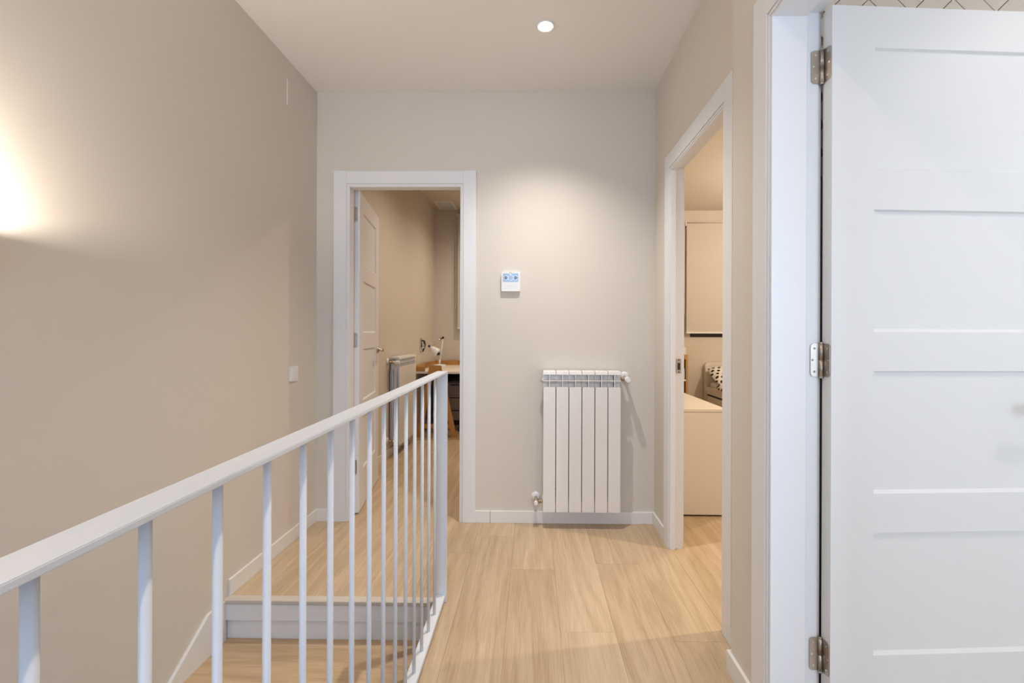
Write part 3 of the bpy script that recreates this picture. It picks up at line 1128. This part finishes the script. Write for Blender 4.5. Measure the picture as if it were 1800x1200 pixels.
# drawer unit under the desk
du = empty('drawer_unit', (-1.26, 5.90, 0), label='taupe drawer cabinet under the desk', cat='cabinet')
bobj('body', (0, 0.52, 0.012, 0.40, 0.06, 0.56), M_taupe, du, 0.003)
bobj('plinth', (0.02, 0.50, 0.04, 0.38, 0.0, 0.06), M_mesh, du)
for k in range(3):
    d = bobj('drawer', (0.006, 0.514, 0.0, 0.012, 0.066 + k * 0.165, 0.222 + k * 0.165), M_taupe, du, 0.002)
    bobj('handle', (0.20, 0.32, -0.010, 0.0, 0.185 + k * 0.165, 0.197 + k * 0.165), M_mesh, d, 0.002)

# swivel chair at the desk
ch = empty('swivel_chair', (-0.60, 5.60, 0), label='white swivel chair at the desk, mostly hidden by the study door casing', cat='chair')
for k in range(5):
    t = R(72 * k + 196)
    c, s = math.cos(t), math.sin(t)
    b = bm_()
    prof = [(0.03, 0.115, 0.028), (0.27, 0.085, 0.018)]
    q0, q1 = Vector((c * 0.03, s * 0.03, 0.115)), Vector((c * 0.28, s * 0.28, 0.085))
    side = Vector((-s, c, 0))
    pts = []
    for p_, w_, h_ in ((q0, 0.028, 0.022), (q1, 0.017, 0.012)):
        for a_, d_ in ((-1, -1), (1, -1), (1, 1), (-1, 1)):
            pts.append(b.verts.new(p_ + side * w_ * a_ + Vector((0, 0, h_ * d_))))
    b.faces.new(pts[0:4]); b.faces.new(pts[4:8])
    for i in range(4):
        b.faces.new((pts[i], pts[(i + 1) % 4], pts[4 + (i + 1) % 4], pts[4 + i]))
    obj('star_leg', b, M_plast, ch)
    b = bm_()
    for e in (-1, 1):
        m_ = Vector((c * 0.28, s * 0.28, 0.030)) + side * 0.016 * e
        cyl(b, m_ - side * 0.009, m_ + side * 0.009, 0.030, n=14)
    cyl(b, (c * .28, s * .28, 0.03), (c * .28, s * .28, 0.08), 0.007, n=8)
    obj('castor', b, M_mesh, ch)
b = bm_()
cyl(b, (0, 0, 0.09), (0, 0, 0.41), 0.024, 0.018, 14)
obj('gas_lift', b, M_plast, ch)
b = bm_()
prism(b, rrect(-0.24, 0.24, -0.23, 0.23, 0.09, 6), 'Z', 0.42, 0.475)
bmesh.ops.bevel(b, geom=[e for e in b.edges if abs(e.verts[0].co.z - e.verts[1].co.z) < 1e-6], offset=0.014, segments=3, affect='EDGES')
obj('seat', b, M_plast, ch)
b = bm_()
prism(b, rrect(-0.21, 0.21, 0.56, 0.70, 0.05, 5), 'X', 0.215, 0.245)
obj('backrest', b, M_mesh, ch)
b = bm_()
tube(b, [(0.10, 0, 0.43), (0.24, 0, 0.44), (0.265, 0, 0.50), (0.258, 0, 0.66)], 0.014, 10)
obj('back_stem', b, M_plast, ch)

# ------------------------------------------------------------------ bedroom contents
dr = empty('dresser', (XI + 0.006, 2.975, 0), label='plain cream dresser seen from its side behind the bedroom doorway', cat='dresser')
DWX, DLN, DH = 0.43, 1.20, 0.70
bobj('side_panel', (0.0, DWX, 0.0, 0.02, 0.012, DH - 0.022), M_beige, dr, 0.001)
bobj('side_panel', (0.0, DWX, DLN - 0.02, DLN, 0.012, DH - 0.022), M_beige, dr, 0.001)
bobj('top', (-0.002, DWX + 0.004, -0.002, DLN + 0.002, DH - 0.020, DH), M_beige, dr, 0.0015)
bobj('back_panel', (0.0, 0.01, 0.02, DLN - 0.02, 0.012, DH - 0.022), M_beige, dr)
bobj('plinth', (0.02, DWX - 0.03, 0.03, DLN - 0.03, 0.0, 0.03), M_dark, dr)
for k in range(3):
    d = bobj('drawer', (DWX - 0.018, DWX, 0.022, DLN - 0.022, 0.03 + k * 0.216, 0.240 + k * 0.216), M_beige, dr, 0.001)

# bookcase in the far corner
bc = empty('bookcase', (1.28, 5.02, 0), label='low golden wooden bookcase behind the dresser', cat='bookcase')
BW, BD, BH = 0.435, 0.30, 0.965
M_gold = wood('golden_wood', (0.60, 0.36, 0.13), (0.45, 0.24, 0.07), 'Z', use_color=False)
bobj('side_panel', (0, 0.022, 0, BD, 0, BH), M_gold, bc)
bobj('side_panel', (BW - 0.022, BW, 0, BD, 0, BH), M_gold, bc)
bobj('top', (0.022, BW - 0.022, 0, BD, BH - 0.05, BH), M_gold, bc)
bobj('back_panel', (0.022, BW - 0.022, BD - 0.01, BD, 0.04, BH - 0.05), M_mesh, bc)
for z in (0.06, 0.36, 0.675):
    bobj('shelf', (0.022, BW - 0.022, 0.0, BD - 0.01, z, z + 0.018), M_plast if z > 0.5 else M_gold, bc)
b = bm_()
box(b, 1.52, 1.700, 5.04, 5.22, BH, BH + 0.078, 0.003)
tag(obj('storage_box', b, M_plast), 'small white box on top of the wooden bookcase', 'box')
for k, (x, hh_, th_, mm, lab) in enumerate(((1.640, 0.185, 0.030, M_mesh, 'dark book at the right end of the upper bookcase shelf'),
                                           (1.606, 0.200, 0.028, M_grey, 'brown book beside the dark one on the upper bookcase shelf'))):
    r = empty('book', (x, 5.06, 0.693 + 0.0), label=lab, cat='book', group='books in the bookcase')
    bobj('cover', (0, th_, 0, 0.15, 0.0, hh_), mm, r, 0.002)
    bobj('pages', (0.003, th_ - 0.003, 0.004, 0.152, 0.003, hh_ + 0.0008), M_plast, r)
b = bm_()
lathe(b, [(0.020, 0.0), (0.024, 0.004), (0.024, 0.11), (0.012, 0.135), (0.012, 0.15)], n=16)
pb = obj('bottle', b, mat('pale_blue_plastic', (0.42, 0.55, 0.75), 0.25), None)
pb.location = (1.665, 5.045, 0.693)
tag(pb, 'pale blue bottle standing on the upper bookcase shelf', 'bottle')
for k, (x, hh_, th_) in enumerate(((1.655, 0.20, 0.03), (1.622, 0.23, 0.03), (1.588, 0.21, 0.03))):
    r = empty('book', (x, 5.05, 0.378), label=['dark book at the right end of the lower bookcase shelf', 'middle dark book on the lower bookcase shelf', 'left dark book on the lower bookcase shelf'][k], cat='book', group='books in the bookcase')
    bobj('cover', (0, th_, 0, 0.15, 0.0, hh_), (M_grey, M_mesh, M_mesh)[k], r, 0.002)
    bobj('pages', (0.003, th_ - 0.003, 0.004, 0.152, 0.003, hh_ + 0.0008), M_plast, r)

# bed with its headboard against the far wall
bd = empty('bed', (2.10, 3.55, 0), label='white bed with rounded headboard under the bedroom window', cat='bed')
BL = YBF - SK - 0.005 - 3.55
M_bedw = mat('bed_white', (0.76, 0.70, 0.62), 0.4)
b = bm_()
prism(b, rrect(0.0, 0.98, 0.10, 0.852, 0.045, 6), 'Y', BL - 0.045, BL)
obj('headboard', b, M_bedw, bd)
bobj('side_rail', (0.012, 0.035, 0.0, BL - 0.045, 0.475, 0.560), M_bedw, bd, 0.002)
bobj('side_rail', (0.945, 0.968, 0.0, BL - 0.045, 0.20, 0.560), M_bedw, bd, 0.002)
bobj('foot_board', (0.012, 0.968, -0.025, 0.0, 0.10, 0.560), M_bedw, bd, 0.002)
for k in range(2):
    bobj('drawer', (0.012, 0.033, 0.01 + k * BL / 2, BL / 2 - 0.06 + k * (BL / 2), 0.12, 0.452), M_bedw, bd, 0.002)
bobj('carcass', (0.033, 0.945, 0.0, BL - 0.045, 0.10, 0.50), M_mesh, bd)
for x in (0.02, 0.92):
    for y in (0.02, BL - 0.08):
        bobj('leg', (x, x + 0.04, y, y + 0.05, 0.0, 0.11), M_bedw, bd)
b = bm_()
box(b, 2.145, 3.035, 3.60, 5.52, 0.502, 0.615, 0.03, 3)
tag(obj('mattress', b, M_plast, None, True), 'white mattress inside the bed frame', 'mattress')


def dotted(name):
    m = bpy.data.materials.new(name)
    m.use_nodes = True
    nt = m.node_tree
    N, L = nt.nodes, nt.links
    b = N['Principled BSDF']
    b.inputs['Roughness'].default_value = 0.9
    tc = N.new('ShaderNodeTexCoord')
    mp = N.new('ShaderNodeMapping')
    mp.inputs['Scale'].default_value = (1, 1, 1)
    mp.inputs['Rotation'].default_value = (0.0, 0.0, 0.5)
    L.new(tc.outputs['Object'], mp.inputs['Vector'])
    v = N.new('ShaderNodeTexVoronoi')
    v.inputs['Scale'].default_value = 17
    v.inputs['Randomness'].default_value = 0.12
    v.voronoi_dimensions = '2D'
    L.new(mp.outputs[0], v.inputs['Vector'])
    lt = N.new('ShaderNodeMath'); lt.operation = 'LESS_THAN'; lt.inputs[1].default_value = 0.30
    L.new(v.outputs['Distance'], lt.inputs[0])
    mx = N.new('ShaderNodeMix'); mx.data_type = 'RGBA'
    mx.inputs['A'].default_value = (0.84, 0.80, 0.74, 1)
    mx.inputs['B'].default_value = (0.02, 0.018, 0.02, 1)
    L.new(lt.outputs[0], mx.inputs['Factor'])
    L.new(mx.outputs['Result'], b.inputs['Base Color'])
    return m


M_dots = dotted('dotted_cotton')


def cushion(name, cx, cy, cz, sx, sy, sz, rx, ry, rz, label, cat):
    b = bm_()
    n = 18
    top, bot = {}, {}
    for i in range(n + 1):
        for j in range(n + 1):
            u, v = i / n * 2 - 1, j / n * 2 - 1
            f = ((1 - abs(u) ** 3.2) * (1 - abs(v) ** 3.2)) ** 0.5
            wr = 0.10 * math.sin(5 * u + 2 * v) * math.cos(4 * v - 1.5 * u)
            k = 1 - 0.05 * (u * u * v * v)
            top[i, j] = b.verts.new((u * sx * k, v * sy * k, sz * f * (1 + wr) + 0.0015))
            bot[i, j] = b.verts.new((u * sx * k, v * sy * k, -sz * 0.8 * f - 0.0015))
    for i in range(n):
        for j in range(n):
            b.faces.new((top[i, j], top[i + 1, j], top[i + 1, j + 1], top[i, j + 1]))
            b.faces.new((bot[i, j], bot[i, j + 1], bot[i + 1, j + 1], bot[i + 1, j]))
    for i in range(n):
        b.faces.new((top[i, 0], bot[i, 0], bot[i + 1, 0], top[i + 1, 0]))
        b.faces.new((top[i, n], top[i + 1, n], bot[i + 1, n], bot[i, n]))
        b.faces.new((top[0, i], top[0, i + 1], bot[0, i + 1], bot[0, i]))
        b.faces.new((top[n, i], bot[n, i], bot[n, i + 1], top[n, i + 1]))
    o = obj(name, b, M_dots, None, True)
    o.location = (cx, cy, cz)
    o.rotation_euler = (rx, ry, rz)
    return tag(o, label, cat)


cushion('pillow', 2.50, 5.35, 0.735, 0.40, 0.17, 0.06, R(28), R(-5), 0, 'white pillow with black dots leaning on the headboard', 'pillow')
# folded duvet draping over the bed's edge
b = bm_()
nx, ny = 26, 40
gt, gb = {}, {}
for i in range(nx + 1):
    for j in range(ny + 1):
        x = 2.075 + (3.05 - 2.075) * i / nx
        y = 3.58 + (5.14 - 3.58) * j / ny
        e = min(1.0, (x - 2.075) / 0.10)
        z = 0.640 + 0.035 * math.sin(9 * x + 4 * y) * math.sin(7 * y - 2 * x) + 0.012 * math.sin(23 * y)
        z += 0.05 * max(0, (j / ny - 0.75) * 4) * (0.5 + 0.5 * math.sin(8 * x))
        z -= (1 - e) ** 2 * 0.07
        z = max(z + 0.02, 0.632) if x > 2.14 else z + 0.02
        gt[i, j] = b.verts.new((x - 2.56, y - 4.4, z - 0.62))
        gb[i, j] = b.verts.new((x - 2.56, y - 4.4, (0.618 if x > 2.14 else z - 0.02) - 0.62))
for i in range(nx):
    for j in range(ny):
        b.faces.new((gt[i, j], gt[i + 1, j], gt[i + 1, j + 1], gt[i, j + 1]))
        b.faces.new((gb[i, j], gb[i, j + 1], gb[i + 1, j + 1], gb[i + 1, j]))
for i in range(nx):
    b.faces.new((gt[i, 0], gb[i, 0], gb[i + 1, 0], gt[i + 1, 0]))
    b.faces.new((gt[i, ny], gt[i + 1, ny], gb[i + 1, ny], gb[i, ny]))
for j in range(ny):
    b.faces.new((gt[0, j], gt[0, j + 1], gb[0, j + 1], gb[0, j]))
    b.faces.new((gt[nx, j], gb[nx, j], gb[nx, j + 1], gt[nx, j + 1]))
dv = obj('duvet', b, M_dots, None, True)
dv.location = (2.56, 4.4, 0.62)
tag(dv, 'rumpled white duvet with black dots spread over the bed', 'duvet')
